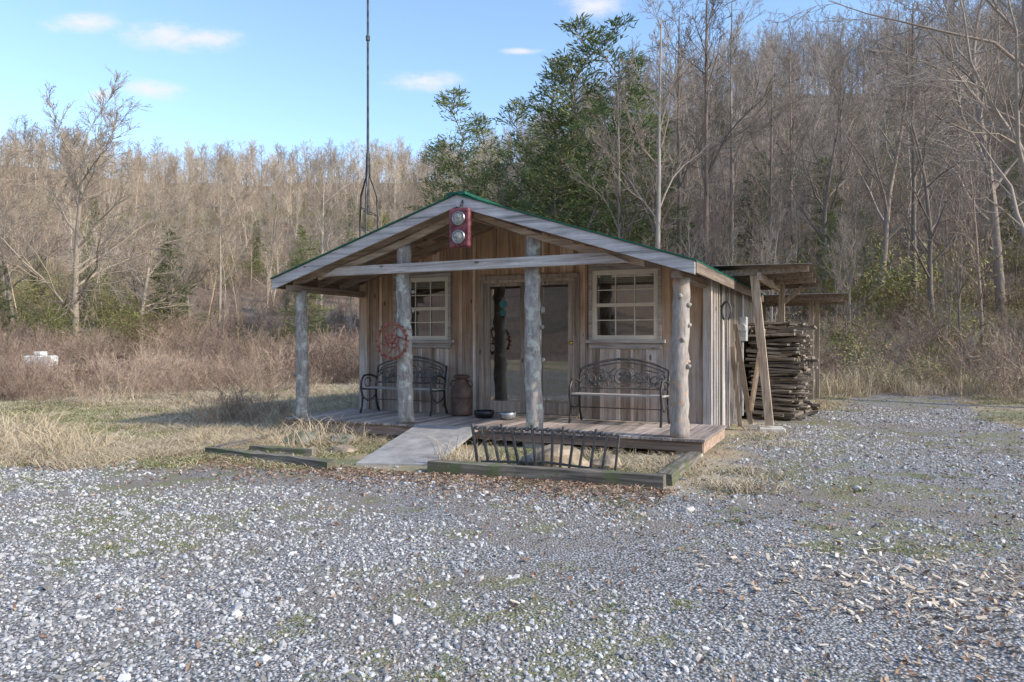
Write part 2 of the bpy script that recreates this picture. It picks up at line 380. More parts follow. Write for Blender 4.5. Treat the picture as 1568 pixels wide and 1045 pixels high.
F=[baretree('forest_tree_mesh%d'%i,100+i,[M['forest']],h=13+i*.6,r=.12+.012*i,n=(14,6,4),rmin=.024,t0=((.3,.42,.2,.5,.25)[i],.15,.1),lr=(.36,.45,.5),segs=(6,3,2,1,1)) for i in range(5)]
FR=[baretree('forest_tree_r_mesh%d'%i,200+i,[M['forestr']],h=13+i*.5,r=.09+.014*i,n=(15,6,4),rmin=.015,t0=((.35,.25,.4,.2,.3)[i],.15,.1),lr=(.36,.45,.5),segs=(6,3,2,1,1)) for i in range(5)]
CM=[conifer('pine_mesh%d'%i,300+i,h=18,rb=(3.9,3.3,4.4)[i],dens=(1.15,1.0,1.2)[i]) for i in range(3)]
def bush(name,seed,mat,R=1.4,nl=1100,ls=.07):
    mb=MB(); rng=random.Random(seed)
    cs=[V((rng.gauss(0,R*.5),rng.gauss(0,R*.5),abs(rng.gauss(R*.7,R*.45)))) for _ in range(20)]
    for c in cs:
        mb.tube([V((c.x*.15,c.y*.15,0)),c*.6+V((0,0,0)),c],[.02,.014,.006],3,mat=1,cap=False)
        for j in range(nl//20):
            o=c+V((rng.gauss(0,R*.22),rng.gauss(0,R*.22),rng.gauss(0,R*.22)))
            a=V((rng.gauss(0,1),rng.gauss(0,1),rng.gauss(0,1))).normalized(); s=a.orthogonal().normalized(); l=rng.uniform(.6,1.4)*ls
            mb.quad(o-s*l*.4,o+a*l,o+s*l*.4,o-a*l*.6,rng.random())
    return mb.mesh(name,[mat,M['stem']])
BU=[bush('shrub_mesh%d'%i,400+i,M['bushleaf']) for i in range(3)]
def brush(name,seed,h=1.6,k=22,R=.6):
    mb=MB(); rng=random.Random(seed)
    for _ in range(k):
        p=V((rng.gauss(0,R),rng.gauss(0,R),-.05)); d=V((rng.gauss(0,.4),rng.gauss(0,.4),1)).normalized(); L=h*rng.uniform(.4,1.2)
        P=dict(seg=(3,2,1),wob=(.15,.2,.2),up=(-.03,0,0),tap=.3,rmin=.005,sides=(3,3,3),n=(6,4),t0=(.25,.2),ang=(42,40),lr=(.4,.45),lf=(.4,.3),rr=.6,max=2)
        grow(mb,rng,p,d,L,.010,0,P)
    return mb.mesh(name,[M['stem']])
BR=[brush('brush_mesh%d'%i,500+i) for i in range(4)]

def polar(k,t0,t1,f0,f1,pw=1.0):
    th=np.random.uniform(t0,t1,k); b=np.interp(th,TH,TB); c=np.interp(th,TH,TC)
    u=np.random.uniform(0,1,k)**pw; r0=b*f0; r1=c*f1; r=np.sqrt(r0**2+(r1**2-r0**2)*u); a=np.radians(th)
    return r*np.sin(a),r*np.cos(a),th
def pinezone(x,y):
    px=784+1150*x/np.maximum(y,1); return (px>655)&(px<1000)&(y<66)
x1,y1,_=polar(1850,-42,-1,1.15,1.04,1.0); mk=~pinezone(x1,y1); x1=x1[mk]; y1=y1[mk]; r1=np.hypot(x1,y1)
sc3('distant_forest',x1,y1,np.interp(r1,[50,110,230,345],[.38,.52,.74,1.0])*np.random.uniform(.6,1.3,len(x1)),np.random.randint(0,5,len(x1)),F)
x2,y2,_=polar(1050,-2,43,1.12,1.06,1.05); mk=~pinezone(x2,y2); x2=x2[mk]; y2=y2[mk]; r2=np.hypot(x2,y2)
xs_,ys_,_=polar(200,6,43,1.1,.42,1.0); x2=np.r_[x2,xs_]; y2=np.r_[y2,ys_]
sc3('hillside_forest',x2,y2,np.r_[np.interp(r2,[28,60,150],[.40,.60,.88])*np.random.uniform(.6,1.25,len(r2)),np.random.uniform(.22,.42,len(xs_))],np.random.randint(0,5,len(x2)),FR)
x3,y3,_=polar(110,-170,-95,.95,1.0,1.2)
sc3('forest_behind_clearing',x3,y3,np.random.uniform(.6,1.0,len(x3)),np.random.randint(0,5,len(x3)),F)
x4,y4,_=polar(80,-42,-2,1.1,.6,1.0); x5,y5,_=polar(30,2,40,1.4,.9,1.0); x4=np.r_[x4,x5]; y4=np.r_[y4,y5]
sc3('distant_pines',x4,y4,np.random.uniform(.18,.44,len(x4)),np.random.randint(0,3,len(x4)),CM)
x,y,_=polar(1000,-42,-2,1.05,.6,1.0); mk=vnoise(x,y,.06,2)>-.05; x=x[mk]; y=y[mk]; xb,yb,_=polar(300,3,44,1.0,.7,1.0); mk=vnoise(xb,yb,.11,1)>.1; xb=xb[mk]; yb=yb[mk]
xc,yc,_=polar(75,17,42,.93,.28,1.0); x=np.r_[x,xb,xc]; y=np.r_[y,yb,yc]
sc3('green_shrubs',x,y,np.r_[np.random.uniform(.4,1.6,len(x)-len(xc)),np.random.uniform(.25,.8,len(xc))],np.random.randint(0,3,len(x)),BU)
x,y,_=polar(900,-42,-1,.84,.40,1.4); xb,yb,_=polar(750,-1,44,.96,.6,1.4)
bx=np.random.normal(-12.5,3.2,170); by=np.random.normal(22.5,2.2,170)
cx=np.random.uniform(-9.5,-5,90); cy=np.random.uniform(27,36,90)
dx_=np.array([-4.6,-4.9,-5.3,-4.4,-5.0]); dy_=np.array([13.0,13.6,14.4,14.0,12.6])
X_=np.r_[x,xb,bx,cx,dx_]; Y_=np.r_[y,yb,by,cy,dy_]
S_=np.r_[np.random.uniform(.5,1.5,len(x)),np.random.uniform(.3,1.2,len(xb)),np.random.uniform(.3,.75,len(bx)),np.random.uniform(.5,1.1,len(cx)),np.full(5,.38)]
wpx=784+1150*X_/np.maximum(Y_,1); mk=~((wpx>25)&(wpx<100)&(Y_<38)&(Y_>28)); X_=X_[mk]; Y_=Y_[mk]; S_=S_[mk]
sc3('brush_thicket',X_,Y_,S_,np.random.randint(0,4,len(X_)),BR)
BT=[baretree('bare_tree_mesh%d'%i,600+i,[M['bigtree'] if i<2 else M['forestr']],h=16,r=(.28,.17,.15,.22)[i],n=((15,10,7,4),(16,7,6,3),(16,7,5,3),(15,8,6,3))[i],
     t0=((.16,.12,.1,.1),(.3,.15,.1,.1),(.3,.15,.1,.1),(.25,.15,.1,.1))[i],rmin=(.017,.013,.010,.010)[i],ang=((60,45,40,35),(42,40,40,35),(40,40,40,35),(52,45,40,35))[i],
     lr=((.60,.5,.5,.5),(.38,.5,.5,.5),(.30,.5,.5,.5),(.45,.5,.5,.5))[i],lf=(.55,.4,.3,.3),maxl=4,wob=((.045,.03,.03,.06)[i],.16,.2,.24),sides=(9,6,4,3)) for i in range(4)]
def plant(me,name,px,Y0,top,k=16.0,rot=None):
    X0=(px-784)/1150*Y0; z0=float(H(X0,Y0)); zt=1.5+(522-top)/1150*Y0; s=(zt-z0)/k
    o=bpy.data.objects.new(name,me); sc.collection.objects.link(o); o.location=(X0,Y0,z0); o.scale=(s,s,s); o.rotation_euler[2]=random.random()*6.28 if rot is None else rot
for px,Y0,top,i in [(118,52,200,0),(335,62,262,1),(490,70,250,1),(20,58,280,0),(215,60,315,0),(410,80,280,1),(290,66,340,0),(1000,34,15,2),(1078,37,-40,2),(1040,41,20,2),(955,39,120,2),(1120,45,0,2),(1345,36,60,3),(1400,34,0,2),(1462,42,-10,2),(1535,30,-80,3),(1290,46,50,2),(1215,50,60,2),(1175,44,90,2),(1500,48,40,2),(1255,38,130,3),(1430,29,150,3),(1620,17,-260,3)]:
    plant(BT[i],'bare_tree',px,Y0,top)
for px,Y0,top,i in [(700,60,130,1),(748,58,180,0),(800,55,150,2),(845,50,85,0),(885,48,30,2),(935,47,22,1),(975,52,90,0),(905,42,160,1),(852,44,215,2),(672,66,215,2),(770,50,250,0),(960,42,230,0),(470,52,352,0),(1010,48,200,1),(725,52,290,2),(820,46,260,1),(700,50,300,0),(262,62,352,2),(1548,40,240,1)]:
    plant(CM[i],'pine_tree',px,Y0,top,18.0)

# ------------------------------------------------------------ gravel, grass, leaves
def stone(seed):
    rng=random.Random(seed)
    import bmesh
    bm=bmesh.new(); bmesh.ops.create_icosphere(bm,subdivisions=1,radius=1)
    for v in bm.verts: v.co=V((v.co.x*rng.uniform(.7,1.3),v.co.y*rng.uniform(.6,1.0),v.co.z*rng.uniform(.35,.7)))
    me=bpy.data.meshes.new('stone%d'%seed); bm.to_mesh(me); bm.free(); me.materials.append(M['stone']); return me
ST=[stone(i) for i in range(6)]
k=130000; y=2.5+np.random.uniform(0,1,k)**1.2*14.5; x=np.random.uniform(-.8,.8,k)*y
patch=vnoise(x,y,.55,3)+.5*vnoise(x,y,1.7,1)+.25*vnoise(x,y,4.1,2)
keep=(gmask(x,y)+vnoise(x,y,2.5)*.7+np.random.normal(0,.3,k)>0)&(patch+np.random.normal(0,.26,k)<.12); x=x[keep]; y=y[keep]
s=np.exp(np.random.normal(math.log(.0084),.46,len(x)))*(1+.05*(y-3))
sc3('gravel_stones',x,y,s,np.random.randint(0,6,len(x)),ST,tilt=.5,dz=.002)
def tuft(seed,spec,R):
    rng=random.Random(seed); mb=MB()
    for (mi,k,h,wd,lean) in spec:
        for _ in range(k):
            rr=R*math.sqrt(rng.random()); aa=rng.random()*6.28
            p=V((rr*math.cos(aa),rr*math.sin(aa),-.01)); a=rng.random()*6.28; s=V((math.cos(a),math.sin(a),0))*wd; L=h*rng.uniform(.4,1.2); d=V((rng.gauss(0,lean),rng.gauss(0,lean),1))
            m_=p+d*L*.5; e=p+d*L*.8+V((d.x,d.y,-.1))*L*.5; r=rng.random()
            mb.quad(p-s,p+s,m_+s*.8,m_-s*.8,r,mi); mb.tri(m_-s*.8,m_+s*.8,e,r,mi)
    return mb.mesh('tuft%d'%seed,[M['gtan'],M['ggreen']])
GT=[tuft(1,[(0,240,.08,.004,1.1),(1,60,.06,.004,.7)],.36),tuft(2,[(0,220,.15,.004,1.0),(1,40,.05,.004,.7)],.36),tuft(3,[(0,70,.07,.004,1.0),(1,210,.06,.005,.7)],.34),tuft(4,[(1,90,.045,.005,.9),(0,25,.05,.004,1)],.16),
    tuft(5,[(0,90,.9,.006,.3)],.35),tuft(6,[(0,70,.45,.005,.55)],.35)]
def incabin(x,y,mg=0):
    dx=x-PR.x; dy=y-PR.y; u=dx*UX.x+dy*UX.y; v=dx*VX.x+dy*VX.y
    return (u>-6.6-mg)&(u<.3+mg)&(v>-.15-mg)&(v<9.7), (u>-4.1)&(u<-2.3)&(v>-2.5)&(v<0)
def mkset(k,y0,y1,pw,f0,f1,filt,ids,p,s):
    y=y0+np.random.uniform(0,1,k)**pw*(y1-y0); x=np.random.uniform(f0,f1,k)*y; a,b=incabin(x,y,.2); m=~a&~b&filt(x,y); x=x[m]; y=y[m]
    return x,y,np.random.uniform(*s,len(x))*(1+.015*np.maximum(y-10,0)),np.random.choice(ids,len(x),p=p)
ng_=lambda x,y: gmask(x,y)+vnoise(x,y,2.2)*.6+np.random.normal(0,.3,len(x))<-.2
gn_=lambda x,y: vnoise(x,y,.33,1.7)+.6*vnoise(x,y,.9,4)
S1=mkset(4600,9,48,1.5,-.8,-.05,lambda x,y:ng_(x,y)&(gn_(x,y)<.3),(0,1,2,5),(.52,.33,.10,.05),(.7,1.3))
S1b=mkset(3200,9,48,1.5,-.8,-.05,lambda x,y:ng_(x,y)&(gn_(x,y)>.15),(2,0),(.8,.2),(.7,1.3))
S2=mkset(1700,7.5,27,1.2,.12,.8,lambda x,y:ng_(x,y)&(gn_(x,y)<.4),(0,1,2),(.4,.2,.4),(.7,1.1))
S3=mkset(1900,3,12,1,-.8,.8,lambda x,y:(vnoise(x,y,1.3,5)>.42),(3,),None,(.25,.7))
S4=mkset(300,20,33,1,.38,.68,lambda x,y:x==x,(4,5),None,(.5,1.0))
kb=480; u=np.random.uniform(-6,.1,kb); v=np.random.uniform(-2.1,-.4,kb); xx=PR.x+UX.x*u+VX.x*v; yy=PR.y+UX.y*u+VX.y*v; mk=~incabin(xx,yy)[1]; xx=xx[mk]; yy=yy[mk]
S6=(xx,yy,np.random.uniform(.5,1.1,len(xx)),np.random.choice([3,3,3,2],len(xx)))
A=[np.concatenate([q[i] for q in (S1,S1b,S2,S3,S4,S6)]) for i in range(4)]
sc3('grass',A[0],A[1],A[2],A[3].astype(int),GT,tilt=.03)
def leafm(seed,mat,chip=False):
    mb=MB()
    if chip: mb.rbox((0,0,.1),(1.6,.6,.12),(0,0,0),.5)
    else:
        mb.quad((-.8,0,.1),(0,-.45,0.05),(.1,0,.0),(0,.4,.35),.3); mb.quad((0,-.45,.05),(.9,.1,.4),(0,.4,.35),(.1,0,0),.6)
    return mb.mesh('leafpiece%d'%seed,[mat])
k=28000; y=np.random.uniform(3.2,26,k); x=np.random.uniform(-.75,.8,k)*y
gm_=gmask(x,y); dens=np.exp(-(gm_/.8)**2)*.8+np.clip((x/y-.36)*1.7,0,.6)+.05+(y>15)*.1+.28*(vnoise(x,y,.55,3)+.5*vnoise(x,y,1.7,1)>.15)
a,b2=incabin(x,y); mk=(np.random.uniform(0,1,k)<dens)&~a&~b2; x=x[mk]; y=y[mk]
ul=np.random.uniform(-6,.4,5200); vl=-2.25-abs(np.random.normal(0,.55,5200)); x=np.r_[x,PR.x+UX.x*ul+VX.x*vl]; y=np.r_[y,PR.y+UX.y*ul+VX.y*vl]
mk=~incabin(x,y)[1]; x=x[mk]; y=y[mk]
sc3('fallen_leaves',x,y,np.random.uniform(.014,.036,len(x)),np.zeros(len(x),int),[leafm(1,M['leaf'])],tilt=.35,dz=.012)
x=np.random.normal(2.55,.6,950); y=np.random.normal(4.5,.55,950); x=np.r_[x,np.random.uniform(-1,4,70)]; y=np.r_[y,np.random.uniform(3.6,8,70)]
sc3('wood_chips',x,y,np.clip(np.exp(np.random.normal(math.log(.018),.5,len(x))),.006,.036),np.zeros(len(x),int),[leafm(2,M['chip'],True)],tilt=.3,dz=.014)

# ------------------------------------------------------------ CABIN
C=empty('wooden_cabin',PR,ANG)
def rz(x): return 2.52+.323*((x+6.445) if x<-3.1 else (.24-x))
DZ=.25; W0,W1=-6.27,.08; FV=1.7; BV=9.6
opens=[(-3.74,-2.0,.27,2.53),(-1.76,-.695,1.52,2.62),(-5.45,-4.385,1.52,2.62)]
mb=MB(); br=[W0]; x=W0
while x<W1-.2:
    x+=random.uniform(.17,.27); br.append(x)
br[-1]=W1
br=sorted(set([q for q in br if all(abs(q-e)>.06 for o in opens for e in o[:2])]+[e for o in opens for e in o[:2]]))
for a,b2 in zip(br,br[1:]):
    r=random.random()
    o=[o for o in opens if a>=o[0]-1e-4 and b2<=o[1]+1e-4]
    top0,top1=rz(a)-.03,rz(b2)-.03
    yj=random.uniform(0,.006)
    def pan(z0,za,zb): mb.hexa([(a+.002,FV+yj,z0),(b2-.002,FV+yj,z0),(b2-.002,FV+.03,z0),(a+.002,FV+.03,z0),(a+.002,FV+yj,za),(b2-.002,FV+yj,zb),(b2-.002,FV+.03,zb),(a+.002,FV+.03,za)],r)
    if o:
        o=o[0]
        if o[2]>.4: pan(.2,o[2],o[2])
        r=random.random(); pan(o[3],top0,top1)
    else: pan(.2,top0,top1)
for q in br[1:-1]:
    if random.random()<.12: continue
    o=[o for o in opens if q>o[0]-.02 and q<o[1]+.02]; wd=random.uniform(.018,.032); r=random.random()
    if o:
        o=o[0]
        if q>o[0]+.1 and q<o[1]-.1:
            if o[2]>.4: mb.box(q-wd,q+wd,FV-.022,FV-.001,.2,o[2]-.15,r)
            mb.box(q-wd,q+wd,FV-.022,FV-.001,o[3]+.1,rz(q)-.05,r)
    else: mb.box(q-wd,q+wd,FV-.022,FV-.001,.2,rz(q)-.05,r)
mb.obj('front_wall',[M['siding']],C)
mb=MB()
for xs,sgn in ((W1,1),(W0,-1)):
    y=FV+.031
    while y<BV:
        wd=random.uniform(.2,.3); y2=min(y+wd,BV); j=random.uniform(0,.008)
        a,b2=(xs-.03,xs-j) if sgn>0 else (xs+j,xs+.03)
        mb.box(a,b2,y+.002,y2-.002,.02,2.50)
        if random.random()<.85:
            mb.box(*((xs+.001,xs+.024) if sgn>0 else (xs-.024,xs-.001)),y2-.028,y2+.028,.02,2.49)
        y=y2
mb.box(W1+.001,W1+.03,FV-.024,FV+.10,.02,2.5,.7); mb.box(W1-.09,W1-.0,FV-.03,FV-.002,.2,2.5,.8)
x=W0
while x<W1: 
    mb.box(x,min(x+.24,W1),BV,BV+.03,.02,rz(x+.12)-.05); x+=.245
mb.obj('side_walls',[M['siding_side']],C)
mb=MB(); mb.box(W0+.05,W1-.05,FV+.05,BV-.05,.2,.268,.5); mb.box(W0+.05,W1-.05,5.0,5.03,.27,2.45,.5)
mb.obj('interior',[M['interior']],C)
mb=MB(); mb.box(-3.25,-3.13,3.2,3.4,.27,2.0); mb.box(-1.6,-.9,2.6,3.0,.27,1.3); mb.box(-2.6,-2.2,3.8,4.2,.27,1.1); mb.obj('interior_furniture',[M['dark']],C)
mb=MB()
for (xa,xb) in ((-6.445,-3.1),(-3.1,.24)):
    N=17
    for i in range(N):
        a=xa+(xb-xa)*i/N+.003; b2=xa+(xb-xa)*(i+1)/N-.003
        if i==N-1 and xa<-4: b2=-3.1
        if i==0 and xa>-4: a=-3.1
        za,zb=(rz(a) if a!=-3.1 else 3.60),(rz(b2) if b2!=-3.1 else 3.60)
        mb.hexa([(a,-.35,za-.06),(b2,-.35,zb-.06),(b2,BV+.3,zb-.06),(a,BV+.3,za-.06),(a,-.35,za-.022),(b2,-.35,zb-.022),(b2,BV+.3,zb-.022),(a,BV+.3,za-.022)])
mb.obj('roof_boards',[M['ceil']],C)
mb=MB()
def slope(mb,xa,xb,y0,y1,lo,hi,r=None):
    za,zb=(3.6 if abs(xa+3.1)<1e-3 else rz(xa)),(3.6 if abs(xb+3.1)<1e-3 else rz(xb))
    mb.hexa([(xa,y0,za+lo),(xb,y0,zb+lo),(xb,y1,zb+lo),(xa,y1,za+lo),(xa,y0,za+hi),(xb,y0,zb+hi),(xb,y1,zb+hi),(xa,y1,za+hi)],r)
slope(mb,-6.48,-3.1,-.41,BV+.35,-.019,0); slope(mb,-3.1,.275,-.41,BV+.35,-.019,0)
for yy in np.arange(0,BV,.4): slope(mb,-6.48,-3.1,yy,yy+.05,.001,.02); slope(mb,-3.1,.275,yy,yy+.05,.001,.02)
mb.box(-3.25,-2.95,-.41,BV+.35,3.575,3.615)
mb.obj('metal_roof',[M['metalroof']],C)
mb=MB(); slope(mb,-6.46,-3.1,-.385,-.353,-.19,-.022,.6); slope(mb,-3.1,.255,-.385,-.353,-.19,-.022,.75)
mb.obj('fascia',[M['fascia']],C,bevel=.004)
mb=MB(); mb.box(.242,.27,-.352,BV+.3,2.35,2.5); mb.box(-6.475,-6.447,-.352,BV+.3,2.35,2.5); mb.box(-.06,.06,-.3,FV-.03,2.30,2.40,.4); mb.box(-6.25,-6.13,-.3,FV-.03,2.30,2.40,.4)
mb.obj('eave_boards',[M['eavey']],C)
mb=MB(); slope(mb,-6.3,-3.12,-.07,.03,-.17,-.063,.7); slope(mb,-3.08,.1,-.07,.03,-.17,-.063,.6)
for (xa,xb) in ((-5.75,-3.25),(-2.95,-.45)):
    for i in range(10):
        t0,t1=i/10,(i+1)/10; xa1=xa+(xb-xa)*t0; xb1=xa+(xb-xa)*t1; e0=-.27-.05*math.sin(math.pi*t0); e1=-.27-.05*math.sin(math.pi*t1)
        mb.hexa([(xa1,-.13,rz(xa1)+e0),(xb1,-.13,rz(xb1)+e1),(xb1,-.075,rz(xb1)+e1),(xa1,-.075,rz(xa1)+e0),(xa1,-.13,rz(xa1)+e0+.09),(xb1,-.13,rz(xb1)+e1+.09),(xb1,-.075,rz(xb1)+e1+.09),(xa1,-.075,rz(xa1)+e0+.09)],.65)
for yv in (.55,1.15): slope(mb,-6.3,-3.12,yv,yv+.05,-.17,-.063,.2); slope(mb,-3.08,.1,yv,yv+.05,-.17,-.063,.3)
mb.box(-3.13,-3.07,-.3,FV,3.3,3.46,.3)
mb.obj('rafters',[M['rafter']],C)
mb=MB(); 
mb.hexa([(-5.62,-.19,2.52),(-.62,-.19,2.53),(-.62,-.14,2.53),(-5.62,-.14,2.52),(-5.3,-.19,2.66),(-.95,-.19,2.68),(-.95,-.14,2.68),(-5.3,-.14,2.66)],.85)
mb.obj('tie_beam',[M['trimx']],C,bevel=.006)
def logpost(name,u,r,top,mat,seed):
    rng=random.Random(seed); mb=MB(); N=24; pts=[];rad=[]
    for i in range(N+1):
        t=i/N; pts.append(V((u+rng.gauss(0,.007)+.02*math.sin(t*3+seed),rng.gauss(0,.007),DZ+(top-DZ)*t))); rad.append(r*(1.05-.14*t)*(1+rng.gauss(0,.03)))
    mb.tube(pts,rad,18)
    for _ in range(8):
        z=rng.uniform(.5,top-.2); a=rng.random()*6.28; c=V((u+math.cos(a)*r*.85,math.sin(a)*r*.85,z)); d=V((math.cos(a),math.sin(a),.3)); mb.tube([c,c+d*.03,c+d*.05],[.035,.028,.012],8)
    mb.obj(name,[mat],C,smooth=True)
logpost('porch_post_1',-6.19,.098,2.33,M['post'],1); logpost('porch_post_2',-4.20,.12,3.04,M['post'],2); logpost('porch_post_3',-2.06,.118,3.06,M['post'],3); logpost('porch_post_4',0.0,.118,2.33,M['postpeel'],4)
mb=MB(); x=-6.42
while x<.32:
    wd=.138; mb.box(x,x+wd-.008,-.16+random.uniform(-.012,.012),FV-.035,DZ-.032,DZ+random.uniform(-.002,.002)); x+=wd
mb.obj('deck_boards',[M['deck']],C)
mb=MB(); mb.box(-6.42,-3.92,-.13,-.09,.07,DZ-.034,.6); mb.box(-3.918,.3,-.13,-.09,.09,DZ-.034,.15); mb.box(-6.42,-6.38,-.088,FV,.07,DZ-.034); mb.box(.27,.31,-.088,FV-.05,.07,DZ-.034,.9)
mb.obj('rim_joist',[M['rim']],C)
mb=MB(); 
for u in (-6.3,-4.2,-2.06,.1):
    mb.box(u-.15,u+.15,-.05,.2,-.05,DZ-.034)
mb.box(-6.3,.2,1.5,1.6,-.05,.2); mb.obj('deck_footings',[M['concrete']],C)
mb=MB(); TL,TR_,BL,BRr=V((-3.89,-.17,DZ+.005)),V((-2.855,-.17,DZ+.005)),V((-3.42,-2.32,.03)),V((-2.52,-2.02,.03))
for i in range(2):
    a=i/2+.002; b2=(i+1)/2-.002; q=[TL.lerp(TR_,a),TL.lerp(TR_,b2),BL.lerp(BRr,b2),BL.lerp(BRr,a)]; dn=V((0,0,-.045))
    mb.hexa([q[3]+dn,q[2]+dn,q[1]+dn,q[0]+dn,q[3],q[2],q[1],q[0]],.5)
mb.obj('ramp',[M['ramp']],C)
def window(nm,o):
    x0,x1,z0,z1=o; f=MB()
    tw=.07
    f.box(x0-.05,x1+.05,FV-.035,FV-.002,z1-.0,z1+.09,.5); f.box(x0-.09,x1+.12,FV-.09,FV-.002,z0-.05,z0,.6); f.box(x0-.05,x0,FV-.034,FV-.002,z0,z1,.5); f.box(x1,x1+.05,FV-.034,FV-.002,z0,z1,.5)
    f.box(x0-.05,x1+.05,FV-.036,FV-.003,z0-.14,z0-.052,.4)
    f.obj(nm+'_trim',[M['trimx']],C)
    v=MB(); yy=(FV-.012,FV+.045)
    v.box(x0,x0+tw,*yy,z0,z1); v.box(x1-tw,x1,*yy,z0,z1); v.box(x0+tw,x1-tw,*yy,z0,z0+tw); v.box(x0+tw,x1-tw,*yy,z1-tw,z1); zm=(z0+z1)/2; v.box(x0+tw,x1-tw,FV-.008,FV+.042,zm-.028,zm+.028)
    for k in (1,2):
        xx=x0+tw+(x1-x0-2*tw)*k/3; v.box(xx-.009,xx+.009,FV+.013,FV+.027,z0+tw,zm-.028); v.box(xx-.009,xx+.009,FV+.013,FV+.027,zm+.028,z1-tw)
    for zz in ((z0+tw+zm)/2,(zm+z1-tw)/2): v.box(x0+tw,x1-tw,FV+.014,FV+.026,zz-.009,zz+.009)
    v.obj(nm+'_frame',[M['vinyl']],C,bevel=.003)
    g=MB(); g.quad((x0+tw,FV+.033,z0+tw),(x1-tw,FV+.033,z0+tw),(x1-tw,FV+.033,z1-tw),(x0+tw,FV+.033,z1-tw)); g.obj(nm+'_glass',[M['glass']],C)
    c=MB(); 
    for i in range(6): c.box(x0,x1,FV+.12,FV+.125,z1-.03-i*.028-.02,z1-.03-i*.028)
    c.obj(nm+'_blind',[M['vinyl']],C)
window('window_1',opens[1]); window('window_2',opens[2])
mb=MB(); x0,x1,z0,z1=opens[0]
mb.box(x0-.03,x0+.05,FV-.04,FV+.03,.27,z1); mb.box(x1-.05,x1+.03,FV-.04,FV+.03,.27,z1); mb.box(x0+.05,x1-.05,FV-.03,FV+.03,z1-.05,z1-.001)
mb.box(x0-.03,x1+.03,FV-.045,FV-.002,z1,z1+.07,.6)
for a,b2 in ((-3.687,-3.587),(-3.017,-2.84),(-2.80,-2.629),(-2.171,-2.053)): mb.box(a,b2,FV-.012,FV+.03,.29,z1-.05)
for a,b2 in ((-3.587,-3.017),(-2.629,-2.171)):
    mb.box(a,b2,FV-.01,FV+.028,.29,.49); mb.box(a,b2,FV-.01,FV+.028,2.42,z1-.052)
mb.box(-2.84,-2.80,FV-.03,FV+.02,.27,z1-.05,.7); mb.box(x0,x1,FV-.06,FV-.013,.255,.285,.4)
mb.obj('door_frame',[M['doorwood']],C,bevel=.004)
g=MB(); g.quad((-3.587,FV+.01,.49),(-3.017,FV+.01,.49),(-3.017,FV+.01,2.42),(-3.587,FV+.01,2.42)); g.quad((-2.629,FV+.01,.49),(-2.171,FV+.01,.49),(-2.171,FV+.01,2.42),(-2.629,FV+.01,2.42)); g.obj('door_glass',[M['glass']],C)
mb=MB(); mb.lathe([(.0,.03),(.03,.025),(.03,0)],(-2.12,FV-.02,1.47),12,axis='y'); mb.obj('door_knob',[M['brass']],C,smooth=True)
mb=MB(); mb.lathe([(0,.003),(.07,.003)],(-3.34,FV+.007,2.12),20,axis='y'); mb.box(-3.39,-3.29,FV+.003,FV+.006,1.93,2.02); mb.obj('door_sticker',[M['teal']],C)
mb=MB(); mb.tube([V((W1+.11+.07*math.cos(a),2.6,1.98+.15*math.sin(a))) for a in np.linspace(-1.2,4.3,18)],.018,6); mb.tube([V((W1,2.6,2.05)),V((W1+.1,2.6,2.1))],.01,5); mb.obj('horseshoe',[M['iron']],C,smooth=True)
mb=MB(); mb.box(W1+.03,W1+.16,4.7,4.95,1.5,1.95); mb.tube([V((W1+.08,4.82,.1)),V((W1+.08,4.82,1.5))],.02,8); mb.tube([V((W1+.08,4.82,1.95)),V((W1+.08,4.82,2.45))],.02,8); mb.lathe([(.07,0),(.07,.07),(0,.07)],(W1+.09,4.7,1.75),16,axis='y'); mb.obj('electric_meter',[M['box']],C,bevel=.006)
mb=MB()
mb.beam((.55,3.15,2.68),(.78,3.35,.1),.13,.11,.8); mb.beam((.69,6.84,0),(.69,6.84,2.7),.12,.12,.6); mb.beam((.42,3.9,.3),(.68,3.4,1.7),.05,.09,.9); mb.beam((1.2,8.3,0),(1.2,8.3,2.55),.1,.1,.7); mb.beam((1.25,10.2,0),(1.25,10.2,2.5),.1,.1,.5); mb.beam((.62,6.84,2.2),(1.1,6.84,2.62),.05,.08,.5)
for (a,b2) in (((.3,3.4,.05),(.14,3.6,1.4)),((.42,3.9,.05),(.14,4.0,1.8)),((.35,4.3,.05),(.14,4.2,1.5))): mb.beam(a,b2,.07,.03,.1)
mb.obj('lean_to_posts',[M['newwood']],C)
mb=MB()
for yv in (3.1,4.3,5.6,6.9): mb.beam((.0,yv,2.62),(1.4,yv,2.66),.05,.1)
mb.beam((.65,2.95,2.55),(.65,7.1,2.58),.05,.12)
for yv in (7.6,8.8,10.2): mb.beam((.0,yv,2.42),(1.85,yv,2.44),.05,.1)
mb.obj('lean_to_rafters',[M['eavey']],C)
mb=MB()
def corr(x0,x1,y0,y1,za,zb):
    N=int((y1-y0)/.07)
    for i in range(N):
        a=y0+(y1-y0)*i/N; b2=y0+(y1-y0)*(i+1)/N; h0=.012*(i%2); h1=.012*((i+1)%2)
        mb.quad((x0,a,za+h0),(x1,a,zb+h0),(x1,b2,zb+h1),(x0,b2,za+h1))
corr(-.15,1.45,2.9,7.15,2.74,2.72); corr(0,1.95,7.4,10.5,2.50,2.50)
mb.obj('lean_to_roof',[M['sheet']],C)
mb=MB(); mb.rbox((.8,3.4,.02),(.42,.36,.1),(0,0,.2)); mb.obj('lean_to_footing',[M['concrete']],C,bevel=.02)

